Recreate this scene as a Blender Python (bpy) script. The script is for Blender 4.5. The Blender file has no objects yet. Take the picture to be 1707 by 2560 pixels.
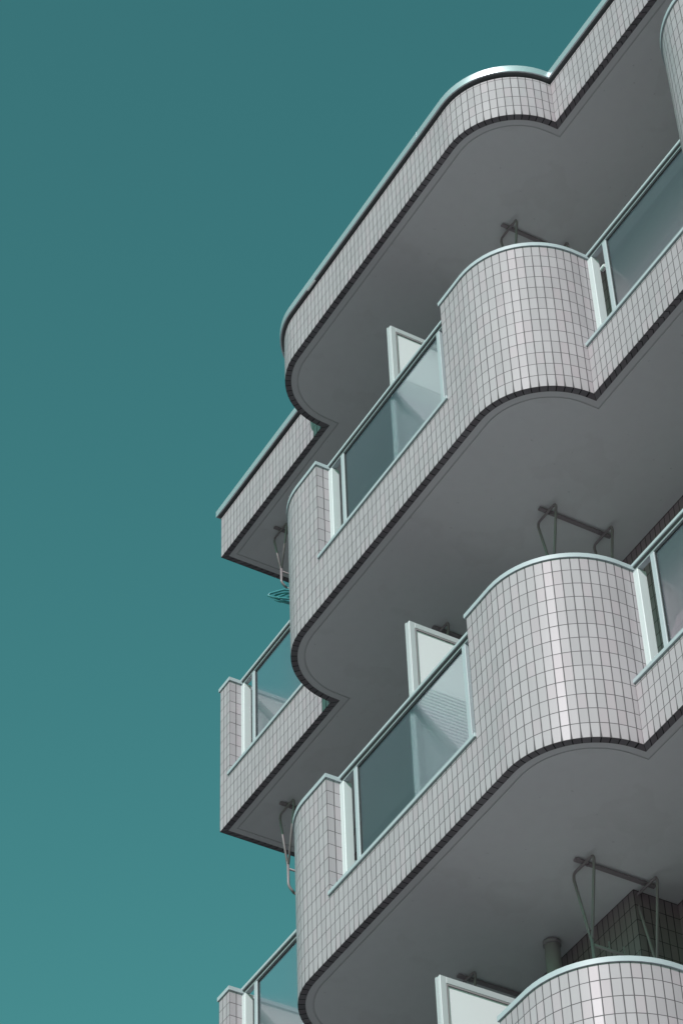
import bpy, bmesh, math, random
from mathutils import Vector, Matrix
random.seed(7)
S = bpy.context.scene
COL = S.collection

# ------------------------------------------------------------------ camera
F = Vector((-0.60097546, 0.36900925, 0.70898566))
R_ = Vector((0.49836196, 0.86649879, -0.02855173))
U = Vector((0.62487107, -0.33617259, 0.70464469))
cd = bpy.data.cameras.new("camera")
cam = bpy.data.objects.new("camera", cd)
COL.objects.link(cam)
M = Matrix.Identity(4)
for i in range(3):
    M[i][0], M[i][1], M[i][2] = R_[i], U[i], -F[i]
    M[i][3] = (8.3289, -6.8909, -8.9624)[i]
cam.matrix_world = M
cd.sensor_fit = 'VERTICAL'
cd.sensor_height = 36.0
cd.sensor_width = 24.0
cd.lens = 6704.87 / 2560 * 36
cd.clip_start, cd.clip_end = 0.1, 3000
S.camera = cam

# ------------------------------------------------------------------ sky and sun
SUN = Vector((0.474, -0.668, 0.574)).normalized()
W = bpy.data.worlds.new("World")
S.world = W
W.use_nodes = True
nt = W.node_tree
nt.nodes.clear()
sky = nt.nodes.new('ShaderNodeTexSky')
sky.sky_type = 'NISHITA'
sky.sun_disc = False
sky.sun_elevation = math.asin(SUN.z)
sky.sun_rotation = math.atan2(SUN.x, SUN.y)
sky.air_density = 1.0
sky.dust_density = 0.6
sky.ozone_density = 1.0
mul = nt.nodes.new('ShaderNodeMix')
mul.data_type = 'RGBA'
mul.blend_type = 'MULTIPLY'
mul.inputs[0].default_value = 1.0
mul.inputs[7].default_value = (0.405, 1.03, 0.625, 1)
bg = nt.nodes.new('ShaderNodeBackground')
bg.inputs['Strength'].default_value = 0.15
wo = nt.nodes.new('ShaderNodeOutputWorld')
nt.links.new(sky.outputs[0], mul.inputs[6])
nt.links.new(mul.outputs[2], bg.inputs['Color'])
nt.links.new(bg.outputs[0], wo.inputs['Surface'])
sl = bpy.data.lights.new("sun", 'SUN')
sl.energy = 3.7
sl.angle = math.radians(0.5)
sl.color = (1.0, 0.87, 0.93)
so = bpy.data.objects.new("sun", sl)
COL.objects.link(so)
so.rotation_euler = SUN.to_track_quat('Z', 'Y').to_euler()
S.view_settings.view_transform = 'Standard'
S.view_settings.look = 'None'
S.view_settings.exposure = 0.0
S.view_settings.gamma = 1.0


# ------------------------------------------------------------------ materials
def mat(name):
    m = bpy.data.materials.new(name)
    m.use_nodes = True
    t = m.node_tree
    t.nodes.clear()
    out = t.nodes.new('ShaderNodeOutputMaterial')
    p = t.nodes.new('ShaderNodeBsdfPrincipled')
    t.links.new(p.outputs[0], out.inputs[0])
    return m, t, p, out


class N:
    """tiny node helper"""
    def __init__(s, t): s.t = t
    def m(s, op, a, b=None, c=None, clamp=False):
        n = s.t.nodes.new('ShaderNodeMath'); n.operation = op; n.use_clamp = clamp
        for i, v in enumerate((a, b, c)):
            if v is None: continue
            if isinstance(v, (int, float)): n.inputs[i].default_value = v
            else: s.t.links.new(v, n.inputs[i])
        return n.outputs[0]
    def mix(s, f, a, b, kind='MIX'):
        n = s.t.nodes.new('ShaderNodeMix'); n.data_type = 'RGBA'; n.blend_type = kind
        for i, v in ((0, f), (6, a), (7, b)):
            if isinstance(v, (int, float)): n.inputs[i].default_value = v
            elif isinstance(v, tuple): n.inputs[i].default_value = v
            else: s.t.links.new(v, n.inputs[i])
        return n.outputs[2]
    def ss(s, x, lo, hi):
        n = s.t.nodes.new('ShaderNodeMapRange'); n.interpolation_type = 'SMOOTHSTEP'
        s.t.links.new(x, n.inputs[0]); n.inputs[1].default_value = lo; n.inputs[2].default_value = hi
        return n.outputs[0]
    def noise(s, scale, detail=3, vec=None, stretch=None):
        n = s.t.nodes.new('ShaderNodeTexNoise'); n.inputs['Scale'].default_value = scale
        n.inputs['Detail'].default_value = detail
        if vec is None:
            g = s.t.nodes.new('ShaderNodeTexCoord'); vec = g.outputs['Object']
        if stretch:
            mp = s.t.nodes.new('ShaderNodeMapping'); mp.inputs['Scale'].default_value = stretch
            s.t.links.new(vec, mp.inputs[0]); vec = mp.outputs[0]
        s.t.links.new(vec, n.inputs['Vector'])
        return n.outputs[0]


TW, TH = 0.0513, 0.1      # tile pitch: width, height


def tile_mat(name, base, grout, var=0.05, rough=0.35, drip=True):
    m, t, p, out = mat(name)
    n = N(t)
    uv = t.nodes.new('ShaderNodeUVMap')
    sp = t.nodes.new('ShaderNodeSeparateXYZ')
    t.links.new(uv.outputs[0], sp.inputs[0])
    u, v = sp.outputs[0], sp.outputs[1]
    fu, fv = n.m('FRACT', u), n.m('FRACT', v)
    iu, iv = n.m('FLOOR', u), n.m('FLOOR', v)
    du = n.m('MULTIPLY', n.m('MINIMUM', fu, n.m('SUBTRACT', 1.0, fu)), TW)
    dv = n.m('MULTIPLY', n.m('MINIMUM', fv, n.m('SUBTRACT', 1.0, fv)), TH)
    # joints of the lowest course widen towards the drip edge (rounded corner tiles)
    if drip:
        low = n.m('MULTIPLY', n.m('LESS_THAN', v, 1.0), n.m('GREATER_THAN', v, 0.001))
        wide = n.m('MULTIPLY', low, n.m('POWER', n.m('SUBTRACT', 1.0, fv), 3.0))
        du2 = n.m('SUBTRACT', du, n.m('MULTIPLY', wide, 0.0035))
    else:
        du2 = du
    # joint width wanders a little
    w = n.m('MULTIPLY', n.m('SUBTRACT', n.noise(9.0, 2), 0.5), 0.0018)
    d = n.m('ADD', n.m('MINIMUM', du2, n.m('ADD', dv, 0.0006)), w)
    face = n.ss(d, 0.0022, 0.0038)
    wn = t.nodes.new('ShaderNodeTexWhiteNoise'); wn.noise_dimensions = '2D'
    cb = t.nodes.new('ShaderNodeCombineXYZ')
    t.links.new(iu, cb.inputs[0]); t.links.new(iv, cb.inputs[1])
    t.links.new(cb.outputs[0], wn.inputs[0])
    rnd = wn.outputs[0]
    sc = t.nodes.new('ShaderNodeSeparateColor'); t.links.new(wn.outputs[1], sc.inputs[0])
    a = tuple(c * (1 - var) for c in base) + (1,)
    b = tuple(c * (1 + var) for c in base) + (1,)
    c1 = n.mix(rnd, a, b)
    pink = (base[0] * 1.05, base[1] * 0.965, base[2] * 0.985, 1)
    c1 = n.mix(n.m('MULTIPLY', n.m('GREATER_THAN', sc.outputs[1], 0.75), 0.45), c1, pink)
    # faint mottling and rain streaks
    mo = n.noise(2.2, 4)
    st = n.noise(6.0, 3, stretch=(6, 6, 0.35))
    dirt = n.m('MULTIPLY', n.ss(n.m('ADD', n.m('MULTIPLY', mo, 0.5), n.m('MULTIPLY', st, 0.5)), 0.46, 0.72), 0.16)
    c1 = n.mix(dirt, c1, tuple(c * 0.66 for c in base) + (1,))
    gcol = n.mix(n.noise(5.0, 2), tuple(c * 0.75 for c in grout) + (1,), tuple(c * 1.3 for c in grout) + (1,))
    col = n.mix(face, gcol, c1)
    t.links.new(col, p.inputs['Base Color'])
    r = n.m('ADD', n.m('MULTIPLY', face, rough - 0.8), n.m('ADD', 0.8, n.m('MULTIPLY', n.m('SUBTRACT', rnd, 0.5), 0.06)))
    t.links.new(r, p.inputs['Roughness'])
    p.inputs['Specular IOR Level'].default_value = 0.13
    # height: joints sunk, every tile tipped a hair, pillow edge
    tip = n.m('ADD', n.m('MULTIPLY', n.m('SUBTRACT', sc.outputs[0], 0.5), n.m('MULTIPLY', fu, 0.00045)),
              n.m('MULTIPLY', n.m('SUBTRACT', sc.outputs[2], 0.5), n.m('MULTIPLY', fv, 0.0008)))
    h = n.m('ADD', n.m('MULTIPLY', n.ss(d, 0.0015, 0.0060), 0.0006), tip)
    bp = t.nodes.new('ShaderNodeBump'); bp.inputs['Distance'].default_value = 1.0
    bp.inputs['Strength'].default_value = 0.45
    t.links.new(h, bp.inputs['Height']); t.links.new(bp.outputs[0], p.inputs['Normal'])
    return m


def plain(name, col, rough=0.5, metal=0.0, var=0.06, scale=3.0, bump=0.0, stretch=None, speck=0.0, spec=0.5):
    m, t, p, out = mat(name)
    n = N(t)
    c = n.mix(n.noise(scale, 4, stretch=stretch), tuple(x * (1 - var) for x in col) + (1,), tuple(min(1, x * (1 + var)) for x in col) + (1,))
    if speck:
        s = n.ss(n.noise(26.0, 1), 0.74, 0.80)
        c = n.mix(n.m('MULTIPLY', s, speck), c, tuple(x * 0.35 for x in col) + (1,))
    t.links.new(c, p.inputs['Base Color'])
    p.inputs['Roughness'].default_value = rough
    p.inputs['Metallic'].default_value = metal
    p.inputs['Specular IOR Level'].default_value = spec
    if bump:
        b = t.nodes.new('ShaderNodeBump'); b.inputs['Distance'].default_value = bump
        t.links.new(n.noise(40.0, 3), b.inputs['Height']); t.links.new(b.outputs[0], p.inputs['Normal'])
    return m


def soffit_mat(name, col):
    """matt ceiling paint: brush-scale mottling, faint damp rings, a few pin holes"""
    m, t, p, out = mat(name)
    n = N(t)
    c = tuple(col)
    base = n.mix(n.noise(0.9, 5), tuple(x * 0.93 for x in c) + (1,), tuple(min(1, x * 1.05) for x in c) + (1,))
    fine = n.noise(14.0, 4)
    base = n.mix(n.m('MULTIPLY', n.ss(fine, 0.35, 0.7), 0.07), base, tuple(x * 0.72 for x in c) + (1,))
    st = n.noise(1.7, 6)
    ring = n.m('SUBTRACT', n.ss(st, 0.56, 0.585), n.ss(st, 0.60, 0.68))
    base = n.mix(n.m('MULTIPLY', ring, 0.09), base, (c[0] * 0.62, c[1] * 0.60, c[2] * 0.57, 1))
    sp = n.ss(n.noise(23.0, 1), 0.75, 0.81)
    base = n.mix(n.m('MULTIPLY', sp, 0.25), base, tuple(x * 0.35 for x in c) + (1,))
    t.links.new(base, p.inputs['Base Color'])
    p.inputs['Roughness'].default_value = 0.92
    p.inputs['Specular IOR Level'].default_value = 0.1
    b = t.nodes.new('ShaderNodeBump'); b.inputs['Distance'].default_value = 0.0015
    t.links.new(n.noise(9.0, 5), b.inputs['Height']); t.links.new(b.outputs[0], p.inputs['Normal'])
    return m


TILE = tile_mat("glazed_tile", (0.428, 0.390, 0.416), (0.105, 0.096, 0.102))
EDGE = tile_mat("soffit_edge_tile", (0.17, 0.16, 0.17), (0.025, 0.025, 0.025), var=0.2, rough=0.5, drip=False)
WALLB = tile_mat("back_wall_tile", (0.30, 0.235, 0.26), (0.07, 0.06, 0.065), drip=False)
WALLT = tile_mat("dark_wall_tile", (0.235, 0.19, 0.205), (0.06, 0.05, 0.055), drip=False)  # darker tile of the inner wall piers
SOFFIT = soffit_mat("soffit_paint", (0.68, 0.69, 0.695))
MARGIN = plain("soffit_margin", (0.63, 0.635, 0.64), 0.9, var=0.05, scale=2, spec=0.1)
GROOVE = plain("drip_groove", (0.53, 0.54, 0.54), 0.9)
BOARD = plain("pale_board_paint", (0.62, 0.67, 0.68), 0.5, var=0.04, scale=5)
PAINT = plain("pale_green_paint", (0.43, 0.485, 0.515), 0.5, var=0.05, scale=4)
ALU = plain("brushed_aluminium", (0.60, 0.67, 0.70), 0.36, metal=0.55, var=0.06, scale=3)
SHADE = plain("painted_shade", (0.16, 0.17, 0.175), 0.6)  # shade under handrail and coping, put into a darker colour
DARK = plain("gasket_and_gap_shade", (0.03, 0.034, 0.036), 0.7)  # glass gaskets, and the painted shade in the gap under the coping
WHITE = plain("white_board", (0.78, 0.80, 0.82), 0.6, var=0.02)
FRAME = plain("grey_board_frame", (0.50, 0.535, 0.55), 0.45, var=0.04)
STEEL = plain("galvanised_steel", (0.25, 0.215, 0.228), 0.45, metal=0.0, var=0.12, scale=14)
PIPE = plain("grey_plastic_pipe", (0.30, 0.275, 0.285), 0.6)
TEAL = plain("teal_plastic", (0.06, 0.27, 0.30), 0.35, var=0.1, scale=10)
FLOOR = plain("balcony_floor", (0.30, 0.31, 0.31), 0.8)
INNER = plain("inner_render", (0.50, 0.51, 0.51), 0.85)
GROUND = plain("asphalt", (0.085, 0.072, 0.078), 0.9, var=0.15, scale=0.3)
BOUNCE = plain("pale_bounce_slab", (0.46, 0.385, 0.405), 0.85, var=0.12, scale=0.4)  # colour of the unseen slab added to bounce light upwards


def glass_mat():
    m, t, p, out = mat("frosted_glass")
    t.nodes.remove(p)
    n = N(t)
    rf = t.nodes.new('ShaderNodeBsdfRefraction')
    rf.inputs['Color'].default_value = (0.95, 0.975, 0.985, 1)
    rf.inputs['Roughness'].default_value = 0.6
    rf.inputs['IOR'].default_value = 1.12
    tr = t.nodes.new('ShaderNodeBsdfTransparent')
    tr.inputs['Color'].default_value = (0.95, 0.975, 0.985, 1)
    df = t.nodes.new('ShaderNodeBsdfTranslucent')
    df.inputs['Color'].default_value = (0.46, 0.57, 0.66, 1)
    d2 = t.nodes.new('ShaderNodeBsdfDiffuse')
    d2.inputs['Color'].default_value = (0.31, 0.40, 0.48, 1)
    gl = t.nodes.new('ShaderNodeBsdfGlossy')
    gl.inputs['Roughness'].default_value = 0.12
    lw = t.nodes.new('ShaderNodeLayerWeight'); lw.inputs['Blend'].default_value = 0.5
    frs = n.m('ADD', 0.045, n.m('MULTIPLY', n.m('POWER', lw.outputs['Facing'], 5.0), 0.9))
    def mx(f, a, b):
        x = t.nodes.new('ShaderNodeMixShader')
        if isinstance(f, float): x.inputs[0].default_value = f
        else: t.links.new(f, x.inputs[0])
        t.links.new(a, x.inputs[1]); t.links.new(b, x.inputs[2]); return x.outputs[0]
    s = mx(0.45, rf.outputs[0], tr.outputs[0])
    dd = mx(0.6, df.outputs[0], d2.outputs[0])
    s = mx(0.19, s, dd)
    s = mx(frs, s, gl.outputs[0])
    t.links.new(s, out.inputs[0])
    return m


GLASS = glass_mat()


def clear_mat():
    m, t, p, out = mat("glass_inner_face")
    t.nodes.remove(p)
    tr = t.nodes.new('ShaderNodeBsdfTransparent'); tr.inputs['Color'].default_value = (0.97, 0.985, 0.99, 1)
    gl = t.nodes.new('ShaderNodeBsdfGlossy'); gl.inputs['Roughness'].default_value = 0.05
    x = t.nodes.new('ShaderNodeMixShader'); x.inputs[0].default_value = 0.04
    t.links.new(tr.outputs[0], x.inputs[1]); t.links.new(gl.outputs[0], x.inputs[2])
    t.links.new(x.outputs[0], out.inputs[0])
    return m


CLEAR = clear_mat()

# ------------------------------------------------------------------ mesh helpers


def link(name, bm, mats, parent=None, smooth=False, recalc=False):
    me = bpy.data.meshes.new(name)
    if recalc: bmesh.ops.recalc_face_normals(bm, faces=bm.faces[:])
    bm.normal_update()
    bm.to_mesh(me); bm.free()
    for m_ in (mats if isinstance(mats, (list, tuple)) else [mats]): me.materials.append(m_)
    if smooth:
        for f in me.polygons: f.use_smooth = True
    o = bpy.data.objects.new(name, me)
    COL.objects.link(o)
    if parent is not None: o.parent = parent
    return o


def smooth_by_angle(o, deg=25):
    me = o.data
    b = bmesh.new(); b.from_mesh(me)
    bmesh.ops.remove_doubles(b, verts=b.verts[:], dist=1e-5)
    b.normal_update()
    for f in b.faces: f.smooth = True
    for e in b.edges:
        if len(e.link_faces) != 2 or e.calc_face_angle(0) > math.radians(deg): e.smooth = False
    b.to_mesh(me); b.free()


def empty(name, loc=(0, 0, 0)):
    o = bpy.data.objects.new(name, None)
    COL.objects.link(o); o.location = loc
    return o


def box(bm, x0, x1, y0, y1, z0, z1, bev=0.0, mi=0):
    vs = [bm.verts.new((x, y, z)) for x in (x0, x1) for y in (y0, y1) for z in (z0, z1)]
    fs = [(0, 1, 3, 2), (4, 6, 7, 5), (0, 4, 5, 1), (2, 3, 7, 6), (0, 2, 6, 4), (1, 5, 7, 3)]
    out = []
    for f in fs:
        g = bm.faces.new([vs[i] for i in f]); g.material_index = mi; out.append(g)
    if bev:
        bmesh.ops.bevel(bm, geom=list({e for g in out for e in g.edges}), offset=bev, segments=1, affect='EDGES')


def tube(bm, pts, r, seg=8, closed=False):
    pts = [Vector(p) for p in pts]
    n = len(pts); rings = []
    prev = None
    for i, p in enumerate(pts):
        a = pts[(i - 1) % n] if (closed or i > 0) else p
        b = pts[(i + 1) % n] if (closed or i < n - 1) else p
        d = (b - a).normalized()
        if prev is None:
            s = d.cross(Vector((0, 0, 1)))
            if s.length < 0.1: s = d.cross(Vector((1, 0, 0)))
        else:
            s = prev - d * prev.dot(d)
        s.normalize(); prev = s
        q = d.cross(s)
        rings.append([bm.verts.new(p + r * (math.cos(2 * math.pi * k / seg) * s + math.sin(2 * math.pi * k / seg) * q)) for k in range(seg)])
    for i in range(n if closed else n - 1):
        A, B = rings[i], rings[(i + 1) % n]
        for k in range(seg):
            bm.faces.new((A[k], A[(k + 1) % seg], B[(k + 1) % seg], B[k]))
    if not closed:
        bm.faces.new(list(reversed(rings[0]))); bm.faces.new(rings[-1])


def rounded(pts, r, k=4):
    """round the corners of a polyline"""
    pts = [Vector(p) for p in pts]; out = [pts[0]]
    for a, b, c in zip(pts, pts[1:], pts[2:]):
        d1, d2 = (a - b), (c - b)
        q = min(r, d1.length * .45, d2.length * .45)
        s, e = b + d1.normalized() * q, b + d2.normalized() * q
        for i in range(k + 1):
            t_ = i / k
            out.append((1 - t_) ** 2 * s + 2 * t_ * (1 - t_) * b + t_ * t_ * e)
    out.append(pts[-1]); return out


def offset(path, d):
    """offset an open polyline to its left by d, mitred"""
    out = []
    for i, p in enumerate(path):
        ns = []
        for a, b in ((i - 1, i), (i, i + 1)):
            if a < 0 or b >= len(path): continue
            v = Vector(path[b]) - Vector(path[a]); v.normalize()
            ns.append(Vector((-v.y, v.x)))
        m_ = ns[0] + ns[-1]; m_.normalize()
        k = d / max(0.2, m_.dot(ns[0]))
        out.append((p[0] + m_.x * k, p[1] + m_.y * k))
    return out


# ------------------------------------------------------------------ plan of the building (metres, z = 0 at the underside of the second storey seen)
D = 0.517                      # how far the bays stand out (= their corner radius)
CX, A1, B1 = -4.676, -3.124, 0.0
A2, B2 = 1.35, 1.35 + 3.124
XE = 6.02
DEPTH = 0.95                   # balcony depth to the wall
W2 = 0.7721                    # width of the solid left corner of a bay
W3 = 0.1425
KB = 0.7621                    # width of the solid right corner
LOW, TALL, TH_ = 0.415, 1.29, 0.12
ST = 2.7017
ROOF = 5.363


def bay_pts(a, b):
    """outer line of a bay from (a,0) to (b,0); vertices at the tile joints; returns (x, y, u)"""
    u0x = a + W2                                   # a tile joint here
    pts = []
    arc = D * math.pi / 2
    uL = (a + D - u0x) / TW                        # u at left tangent point
    us = [uL - arc / TW] + [k for k in range(math.ceil(uL - arc / TW + .02), math.floor(uL) + 1)] + [uL]
    for u in us:
        t = (arc - (uL - u) * TW) / D
        pts.append((a + D - D * math.cos(t), -D * math.sin(t), u))
    pts.append((u0x, -D, 0.0))
    pts.append((b - KB, -D, (b - KB - u0x) / TW))
    uR = (b - D - u0x) / TW
    us = [uR] + [k for k in range(math.ceil(uR + .02), math.floor(uR + arc / TW - .02) + 1)] + [uR + arc / TW]
    for u in us:
        t = (u - uR) * TW / D
        pts.append((b - D + D * math.sin(t), -D * math.cos(t), u))
    return pts


segs = [[(CX, DEPTH, -DEPTH / TW), (CX, 0, 0)],
        [(CX, 0, 0), (CX + W3, 0, W3 / TW), (A1, 0, (A1 - CX) / TW)],
        bay_pts(A1, B1),
        [(B1, 0, 0), (A2, 0, (A2 - B1) / TW)],
        bay_pts(A2, B2),
        [(B2, 0, 0), (XE, 0, (XE - B2) / TW)],
        [(XE, 0, 0), (XE, DEPTH, DEPTH / TW)]]
PATH, EDGES = [], []           # unique points; edges with their u range
for s_ in segs:
    for k, p in enumerate(s_):
        if k == 0:
            if not PATH: PATH.append((p[0], p[1]))
            continue
        EDGES.append((len(PATH) - 1, len(PATH), s_[k - 1][2], p[2]))
        PATH.append((p[0], p[1]))


def band(bm, z0, z1, d0=0.0, d1=0.0, mi=0, v0=None, v1=None, edges=None):
    """sweep one strip of the section along the whole plan line: from (offset d0, z0) to (offset d1, z1)"""
    uvl = bm.loops.layers.uv.verify()
    P0, P1 = offset(PATH, d0), offset(PATH, d1)
    for i, j, u0, u1 in (edges or EDGES):
        vs = [bm.verts.new((*P0[i], z0)), bm.verts.new((*P0[j], z0)), bm.verts.new((*P1[j], z1)), bm.verts.new((*P1[i], z1))]
        f = bm.faces.new(vs); f.material_index = mi
        va = z0 / TH if v0 is None else v0
        vb = z1 / TH if v1 is None else v1
        for l, uv in zip(f.loops, ((u0, va), (u1, va), (u1, vb), (u0, vb))): l[uvl].uv = uv


def slab_fill(bm, off, z, down, mi=0, y_back=DEPTH):
    """flat sheet from the (offset) plan line back to the wall, one strip per plan edge"""
    pts = offset(PATH, off)
    for p, q in zip(pts, pts[1:]):
        if q[0] - p[0] < 1e-5: continue
        vs = [bm.verts.new(v) for v in ((*p, z), (*q, z), (q[0], y_back, z), (p[0], y_back, z))]
        if down: vs.reverse()
        f = bm.faces.new(vs); f.material_index = mi


def underside(name, parent):
    """edge tiles, plaster margin, drip groove and painted ceiling below a slab"""
    bm = bmesh.new()
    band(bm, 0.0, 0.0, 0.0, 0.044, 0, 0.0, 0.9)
    band(bm, 0.0, 0.004, 0.044, 0.044, 1)
    band(bm, 0.004, 0.004, 0.044, 0.086, 1)
    band(bm, 0.004, 0.0085, 0.086, 0.086, 2)
    band(bm, 0.0085, 0.0085, 0.086, 0.096, 2)
    band(bm, 0.0085, 0.004, 0.096, 0.096, 2)
    slab_fill(bm, 0.096, 0.004, True, 3)
    return link(name, bm, [EDGE, MARGIN, GROOVE, SOFFIT], parent)


def tall_wall(bm, outer, caps, close_first=True, close_last=True):
    """outer: list of (x, y, u) left to right; solid piece of parapet from LOW to TALL"""
    uvl = bm.loops.layers.uv.verify()
    pts = [(p[0], p[1]) for p in outer]
    inner = offset(pts, TH_)
    n = len(pts)
    def quad(p, q, u0, u1, z0, z1, mi):
        vs = [bm.verts.new((*p, z0)), bm.verts.new((*q, z0)), bm.verts.new((*q, z1)), bm.verts.new((*p, z1))]
        f = bm.faces.new(vs); f.material_index = mi
        for l, uv in zip(f.loops, ((u0, z0 / TH), (u1, z0 / TH), (u1, z1 / TH), (u0, z1 / TH))): l[uvl].uv = uv
    for k in range(n - 1):
        quad(pts[k], pts[k + 1], outer[k][2], outer[k + 1][2], LOW, TALL, 0)
        quad(inner[k + 1], inner[k], 0, 0, 0.2, TALL, 1)
    uL, uR = outer[0][2], outer[-1][2]
    if close_first: quad(inner[0], pts[0], -TH_ / TW, 0, LOW, TALL, 0)
    if close_last: quad(pts[-1], inner[-1], 0, TH_ / TW, LOW, TALL, 0)
    # coping on top, standing 10 mm proud
    ext = list(pts)
    for e, f in ((0, 1), (-1, -2)):
        v = Vector(pts[e]) - Vector(pts[f]); v.normalize()
        ext[e] = (pts[e][0] + v.x * 0.010, pts[e][1] + v.y * 0.010)
    o, i_ = offset(ext, -0.010), offset(ext, TH_ + 0.010)
    z0, z1 = TALL + 0.002, TALL + 0.032
    c = bmesh.new(); caps.append(c)
    A = [[c.verts.new((*p, z)) for p in o] for z in (z0, z1)]
    B = [[c.verts.new((*p, z)) for p in i_] for z in (z0, z1)]
    for k in range(n - 1):
        c.faces.new((A[0][k], A[0][k + 1], A[1][k + 1], A[1][k]))
        c.faces.new((A[1][k], A[1][k + 1], B[1][k + 1], B[1][k]))
        c.faces.new((B[1][k], B[1][k + 1], B[0][k + 1], B[0][k]))
        c.faces.new((B[0][k], B[0][k + 1], A[0][k + 1], A[0][k]))
    c.faces.new((A[0][0], A[1][0], B[1][0], B[0][0]))
    c.faces.new((A[0][-1], B[0][-1], B[1][-1], A[1][-1]))


def build_storey(z, parent, label=None):
    root = None
    bm = bmesh.new()
    band(bm, 0.0, LOW, 0, 0, 0)                       # outer tiled face, low part
    band(bm, LOW, LOW, 0, TH_, 1)                     # top of the low wall (under the sill)
    band(bm, LOW, 0.2, TH_, TH_, 1)                   # inner face
    slab_fill(bm, TH_, 0.2, False, 2)                 # floor
    cap = []
    ret = [(CX, DEPTH, -DEPTH / TW), (CX, 0, 0), (CX + W3, 0, W3 / TW)]
    tall_wall(bm, ret, cap, close_first=False)
    for a, b in ((A1, B1), (A2, B2)):
        pts = bay_pts(a, b)
        kl = next(i for i, p in enumerate(pts) if abs(p[0] - (a + W2)) < 1e-5)
        kr = next(i for i, p in enumerate(pts) if abs(p[0] - (b - KB)) < 1e-5)
        left = [(a, 0.12, pts[0][2] - .12 / TW)] + pts[:kl + 1]
        right = pts[kr:] + [(b, 0.12, pts[-1][2] + .12 / TW)]
        tall_wall(bm, left, cap); tall_wall(bm, right, cap)
    retr = [(XE - W3, 0, -W3 / TW), (XE, 0, 0), (XE, DEPTH, DEPTH / TW)]
    tall_wall(bm, retr, cap, close_last=False)
    root = link('balcony_parapet', bm, [TILE, INNER, FLOOR], parent)
    if label: root['label'] = label
    underside('soffit', root)
    for c_ in cap: smooth_by_angle(link('coping', c_, [PAINT], root))
    # a grey filler strip where a bay runs back into the straight part on its left
    for a in (A1, A2):
        fb = bmesh.new(); box(fb, a - 0.016, a - 0.001, -0.012, 0.004, 0.002, LOW - 0.003)
        link('filler_strip', fb, [PIPE], root)
    # sills on the low walls
    runs = [(CX + W3 - .02, A1 + .001, 0.0), (A1 + W2 - .004, B1 - KB + .004, -D), (B1 - .02, A2 - .001, 0.0),
            (A2 + W2 - .004, B2 - KB + .004, -D), (B2 - .02, XE - W3 + .004, 0.0)]
    for x0, x1, y in runs:
        sb = bmesh.new()
        box(sb, x0, x1, y - .012, y + TH_ + .01, LOW + .002, LOW + .030, .002)
        link('sill', sb, [PAINT], root)
    # glazed railings
    rails = [(CX + W3, A1 - .02, 0.0, 1), (A1 + W2, B1 - KB, -D, 1), (B1, A2, 0.0, 1), (A2 + W2, B2 - KB, -D, 1), (B2, XE - W3, 0.0, 1)]
    for x0, x1, y, _ in rails:
        yr = y + 0.088
        h = bmesh.new()
        box(h, x0 - .045, x1 + .045, yr, yr + .052, 1.313, 1.338, .003)
        box(h, x0 + .002, x1 - .002, yr + .005, yr + .040, 1.274, 1.282, .002)
        link('handrail', h, [PAINT], root)
        h = bmesh.new(); box(h, x0 + .003, x1 - .003, yr + .016, yr + .034, 1.2825, 1.3100); box(h, x0 + .001, x1 - .001, yr + .004, yr + .048, 1.3105, 1.3126)  # web, and a dark sheet standing for shade under the handrail
        link('rail_web_shade', h, [SHADE], root)
        g0, g1 = x0 + .166, x1 - .166
        for px in (x0 + .002, x1 - .049):
            b_ = bmesh.new(); box(b_, px, px + .047, yr + .002, yr + .062, LOW + .030, 1.272, .003); link('end_post', b_, [BOARD], root)
        for px in (g0, g1 - .036):
            b_ = bmesh.new(); box(b_, px, px + .036, yr + .004, yr + .036, LOW + .030, 1.2715, .002)
            link('mullion', b_, [PAINT], root)
        gs = bmesh.new()
        for px in (g0 + .036, g1 - .042): box(gs, px, px + .006, yr + .012, yr + .030, LOW + .031, 1.270)
        box(gs, g0 + .043, g1 - .043, yr + .012, yr + .030, 1.262, 1.2705)
        link('glass_gasket', gs, [DARK], root)
        gb = bmesh.new(); box(gb, g0 + .0425, g1 - .0425, yr + .018, yr + .024, LOW + .031, 1.2615)
        gb.normal_update()
        for f in gb.faces: f.material_index = 0 if f.calc_center_median().y < yr + .0181 else 1
        link('glass_panel', gb, [GLASS, CLEAR], root, recalc=True)
    root.location.z = z
    return root


# ------------------------------------------------------------------ the building
bld = empty('apartment_building', (0, 0, 0))
bld['label'] = "grey tiled apartment block with rounded corner balconies and frosted glass railings"
bld['category'] = "building"


def copy_tree(o, parent, dz):
    c = o.copy(); COL.objects.link(c); c.parent = parent; c.location.z += dz
    for ch in list(o.children):
        d = ch.copy(); COL.objects.link(d); d.parent = c
    return c


par0 = build_storey(ST, bld, "topmost curved balcony parapet below the roof")
LAB = {1: "second curved balcony parapet from the top", 2: "third curved balcony parapet from the top"}
for k in range(1, 5):
    c = copy_tree(par0, bld, -ST * k)
    if k in LAB: c['label'] = LAB[k]
    elif 'label' in c: del c['label']

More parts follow.
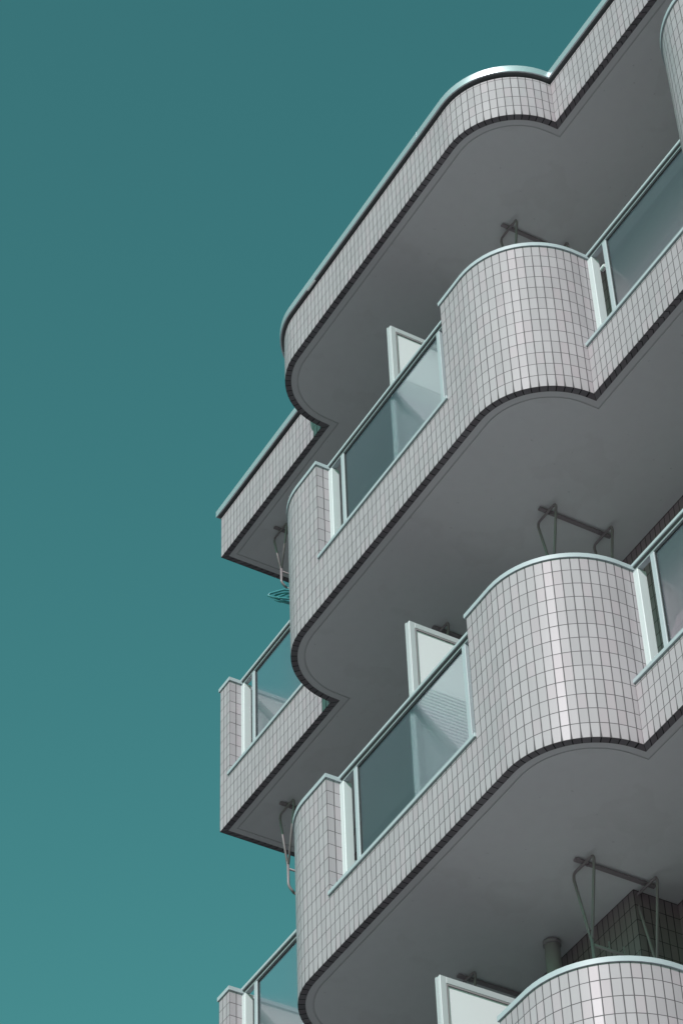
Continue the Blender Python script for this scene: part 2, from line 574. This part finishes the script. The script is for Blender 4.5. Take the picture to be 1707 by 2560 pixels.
# roof edge
bm = bmesh.new()
RT = 0.418
band(bm, 0, RT, 0, 0, 0)
band(bm, RT, RT, 0, 0.03, 1)
band(bm, RT, RT + .031, 0.03, 0.03, 1)  # neck coloured near black for the shade in the gap
band(bm, RT + .1, 0.24, .22, .22, 2)
slab_fill(bm, .22, 0.24, False, 2)
rf = link('roof_parapet', bm, [TILE, DARK, INNER], bld)
rf.location.z = ROOF
underside('soffit', rf)
bm = bmesh.new()
z0, z1 = RT + .028, RT + .092
band(bm, z0 + .003, z0 + .003, .03, -.020, 1)  # coping underside darkened by colour to stand for its shade
band(bm, z0 + .003, z0, -.020, -.020, 1)
band(bm, z0, z0, -.020, -.030, 0)
band(bm, z0, z0 + .004, -.030, -.031, 0)
band(bm, z0 + .004, z1 - .004, -.031, -.031, 0)
band(bm, z1 - .004, z1, -.031, -.027, 0)
band(bm, z1, z1, -.027, .23, 0)
band(bm, z1, z0 + .003, .23, .23, 0)
smooth_by_angle(link('roof_coping', bm, [ALU, SHADE], rf))
for nx in (-0.83,):
    bm = bmesh.new()
    y = -D if -2.6 < nx < -.55 else 0
    box(bm, nx, nx + .005, y - .0322, y + .2, z0 + .006, z1 + .0012)
    link('coping_joint', bm, [ALU], rf)
bm = bmesh.new(); box(bm, -2.36, -2.25, -D - .026, -D - .012, z0 - .010, z0 - .004, .001)
o = link('clip_plate', bm, [WHITE], rf); o['label'] = "small pale metal plate under the roof coping"

# body of the house behind the balconies
GZ = -4 * ST + ST - 2.62
wall_bm = bmesh.new()
uvl = wall_bm.loops.layers.uv.verify()


def vface(bm, x0, y0, x1, y1, za, zb, u0=0.0):
    L = math.hypot(x1 - x0, y1 - y0)
    vs = [bm.verts.new((x0, y0, za)), bm.verts.new((x1, y1, za)), bm.verts.new((x1, y1, zb)), bm.verts.new((x0, y0, zb))]
    f = bm.faces.new(vs)
    uv_ = bm.loops.layers.uv.verify()
    for l, uv in zip(f.loops, ((u0, za / TH), (u0 + L / TW, za / TH), (u0 + L / TW, zb / TH), (u0, zb / TH))): l[uv_].uv = uv


def full_box_walls(bm, x0, x1, y0, y1, za, zb):
    vface(bm, x0, y0, x1, y0, za, zb, -(x1 - x0) / TW)
    vface(bm, x1, y0, x1, y1, za, zb)
    vface(bm, x1, y1, x0, y1, za, zb)
    vface(bm, x0, y1, x0, y0, za, zb)


full_box_walls(wall_bm, CX + .001, XE - .001, DEPTH + .001, 6.0, GZ - .2, ROOF + .23)
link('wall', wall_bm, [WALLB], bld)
for xc in (-1.56, (A2 + B2) / 2):
    pb = bmesh.new(); full_box_walls(pb, xc - .51, xc + .51, .65, DEPTH + .0, GZ - .2, .003)
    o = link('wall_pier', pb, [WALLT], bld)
    for k in range(5):
        z = ST - ST * k
        fr = bmesh.new()
        ya, yb, za, zb = (-.397 if k < 2 else -.345), (.948 if k < 2 else .648), .25, (1.975 if k < 2 else 2.125)
        box(fr, xc - .016, xc + .016, ya + .012, ya + .052, za, zb, .002)
        box(fr, xc - .016, xc + .016, yb - .05, yb, za, zb, .002)
        box(fr, xc - .0155, xc + .0155, ya + .052, yb - .05, zb - .042, zb - .0005, .002)
        box(fr, xc - .0155, xc + .0155, ya + .052, yb - .05, za, za + .05, .002)
        box(fr, xc - .016, xc - .004, ya + .001, ya + .0115, za, zb - .008)
        f = link('partition_frame', fr, [FRAME], bld); f.location.z = z
        gk = bmesh.new()
        box(gk, xc - .0135, xc + .0135, ya + .0525, ya + .0615, za + .05, zb - .043)
        box(gk, xc - .0135, xc + .0135, ya + .062, yb - .05, zb - .052, zb - .043)
        link('partition_gasket', gk, [PIPE], f)
        pn = bmesh.new()
        box(pn, xc - .005, xc + .005, ya + .062, yb - .051, za + .05, zb - .053)
        # the lower half is ribbed
        zz = za + .06
        while zz < 1.50:
            box(pn, xc + .0055, xc + .0115, ya + .064, yb - .053, zz, zz + .013); zz += .026
        link('partition_board', pn, [WHITE], f)
bm = bmesh.new()
tube(bm, [(-1.664, .515, GZ), (-1.664, .515, ROOF + .003)], .045, 20)
for k in range(6):
    z = ROOF - .012 if k == 0 else ST * (2 - k) - .012
    tube(bm, [(-1.664, .515, z - .018), (-1.664, .515, z + .010)], .052, 20)
dp = link('drain_pipe', bm, [PIPE], bld, smooth=False)
for p in dp.data.polygons: p.use_smooth = len(p.vertices) == 4
# ground-floor base below the lowest balcony
bb = bmesh.new(); full_box_walls(bb, CX + .3, XE - .3, .4, DEPTH + .002, GZ - .2, -3 * ST + .003)
link('base_wall', bb, [INNER], bld)


# ------------------------------------------------------------------ laundry brackets under the soffits
def bracket(x, y0, zs, label, arm=True):
    root = empty('laundry_bracket', (x, y0, zs))
    root['label'] = label; root['category'] = "laundry bracket"; root['group'] = "laundry brackets hanging from the balcony ceilings"
    b = bmesh.new()
    box(b, -.015, .015, -.055, .475, -.016, -.001, .003)
    for y in (.03, .39): tube(b, [(.0, y, -.022), (.0, y, -.014)], .010, 8)
    link('ceiling_rail', b, [STEEL], root)
    for y in (0.0, .415):
        t = bmesh.new()
        yy = y
        top = -.024
        loop = [(-.006, yy, -.520), (-.100, yy, top - .03), (-.092, yy, top), (.092, yy, top), (.100, yy, top - .03), (.006, yy, -.520)]
        tube(t, rounded(loop, .028, 5), .0085, 8)
        low = [(0, yy, -.500), (0, yy, -.700)] + ([(0, yy + .045, -.745)] if y == 0 else [(0, yy - .045, -.745)])
        tube(t, rounded(low, .03, 5), .0095, 8)
        link('bent_rod', t, [STEEL], root, smooth=True)
    a = bmesh.new()
    tube(a, [(0, .008, -.555), (0, .407, -.555)], .008, 8)
    for y in (.11, .205, .30): tube(a, [(0, y, -.556), (0, y, -.500)], .005, 6)
    tube(a, [(0, .045, -.745), (0, .37, -.745)], .0095, 8)
    link('pole_arm', a, [STEEL], root, smooth=True)
    return root


def copy_bracket(o, x, y0, zs, label):
    c = o.copy(); COL.objects.link(c); c.location = (x, y0, zs); c['label'] = label
    for ch in list(o.children):
        d = ch.copy(); COL.objects.link(d); d.parent = c
    return c


b0 = bracket(-.965, .262, .0, "large laundry bracket under the lowest ceiling, above the bottom right rounded corner")
copy_bracket(b0, -.950, .282, ST, "laundry bracket on the middle ceiling above the right rounded balcony corner")
copy_bracket(b0, -.895, .200, ROOF, "laundry bracket under the roof above the topmost rounded corner")
copy_bracket(b0, -2.175, .262, .0, "laundry bracket behind the lowest white partition board")
copy_bracket(b0, -2.175, .262, ST, "laundry bracket behind the middle white partition board")
copy_bracket(b0, -2.175, .245, ROOF, "laundry bracket behind the topmost white partition board")
copy_bracket(b0, -4.19, .262, ST, "laundry bracket on the far left balcony ceiling, halfway down, beside the sky")
far = copy_bracket(b0, -4.19, .250, ROOF, "laundry bracket in the far left roof corner with teal hangers on it")
far.scale = (1, 1, .80)


# ------------------------------------------------------------------ teal hangers on the far left bracket
def hanger(y, x, rz, tilt):
    root = empty('clothes_hanger', (x, y, ROOF - .600))
    root.rotation_euler = (0, tilt, rz)
    root['label'] = "teal plastic clothes hanger in the bunch on the far left bracket"
    root['category'] = "clothes hanger"; root['group'] = "teal clothes hangers bunched on the bracket"
    h = bmesh.new()
    w = .135
    raw = [(-w, 0, -.10), (-.03, 0, -.045), (.03, 0, -.045), (w, 0, -.10), (w + .012, 0, -.122), (w - .02, 0, -.135), (-w + .02, 0, -.135), (-w - .012, 0, -.122)]
    tube(h, raw, .009, 8, closed=True)
    link('hanger_body', h, [TEAL], root, smooth=True)
    k = bmesh.new()
    pts = [(0, 0, -.048)] + [(.022 * math.sin(a), 0, -.002 - .022 * math.cos(a)) for a in [0.2 + i * .5 for i in range(10)]]
    tube(k, pts, .003, 6)
    link('hook', k, [TEAL], root, smooth=True)


for i, (y, x, rz, ti) in enumerate([(.290, -4.16, 1.20, .03), (.325, -4.18, 1.36, -.16), (.355, -4.17, 1.26, .12), (.390, -4.19, 1.48, -.05)]):
    hanger(y, x, rz, ti)


def pole(x0, x1, y, z, r, label):
    b = bmesh.new(); tube(b, [(x0, y, z), (x1, y, z)], r, 12)
    o = link('laundry_pole', b, [STEEL], None, smooth=False)
    o['label'] = label; o['category'] = "laundry pole"
    for xe in (x0, x1):
        c = bmesh.new(); tube(c, [(xe - .02, y, z), (xe + .02, y, z)], r * 1.35, 12)
        link('end_cap', c, [WHITE], o)


pole(-2.95, -2.46, -.255, 1.07, .012, "thin laundry pole behind the glass of the middle left rounded balcony")
pole(-.40, -.06, .27, ST + 1.38, .012, "thin laundry pole behind the upper right glass railing")

# ------------------------------------------------------------------ ground: dark asphalt, and an added pale slab to bounce light onto the ceilings
def sheet(name, x0, x1, y0, y1, z, m_):
    b = bmesh.new()
    b.faces.new([b.verts.new(v) for v in ((x0, y0, z), (x1, y0, z), (x1, y1, z), (x0, y1, z))])
    o = link(name, b, [m_]); o['kind'] = 'structure'
    return o


sheet('ground', -1500, 1500, -1500, 1500, GZ, GROUND)
b = bmesh.new(); box(b, 0.5, 32.0, -30.0, 5.9, GZ - .3, GZ + .12, .01)  # out of view, added to light the soffits less towards the left
o = link('bounce_slab', b, [BOUNCE]); o['kind'] = 'structure'
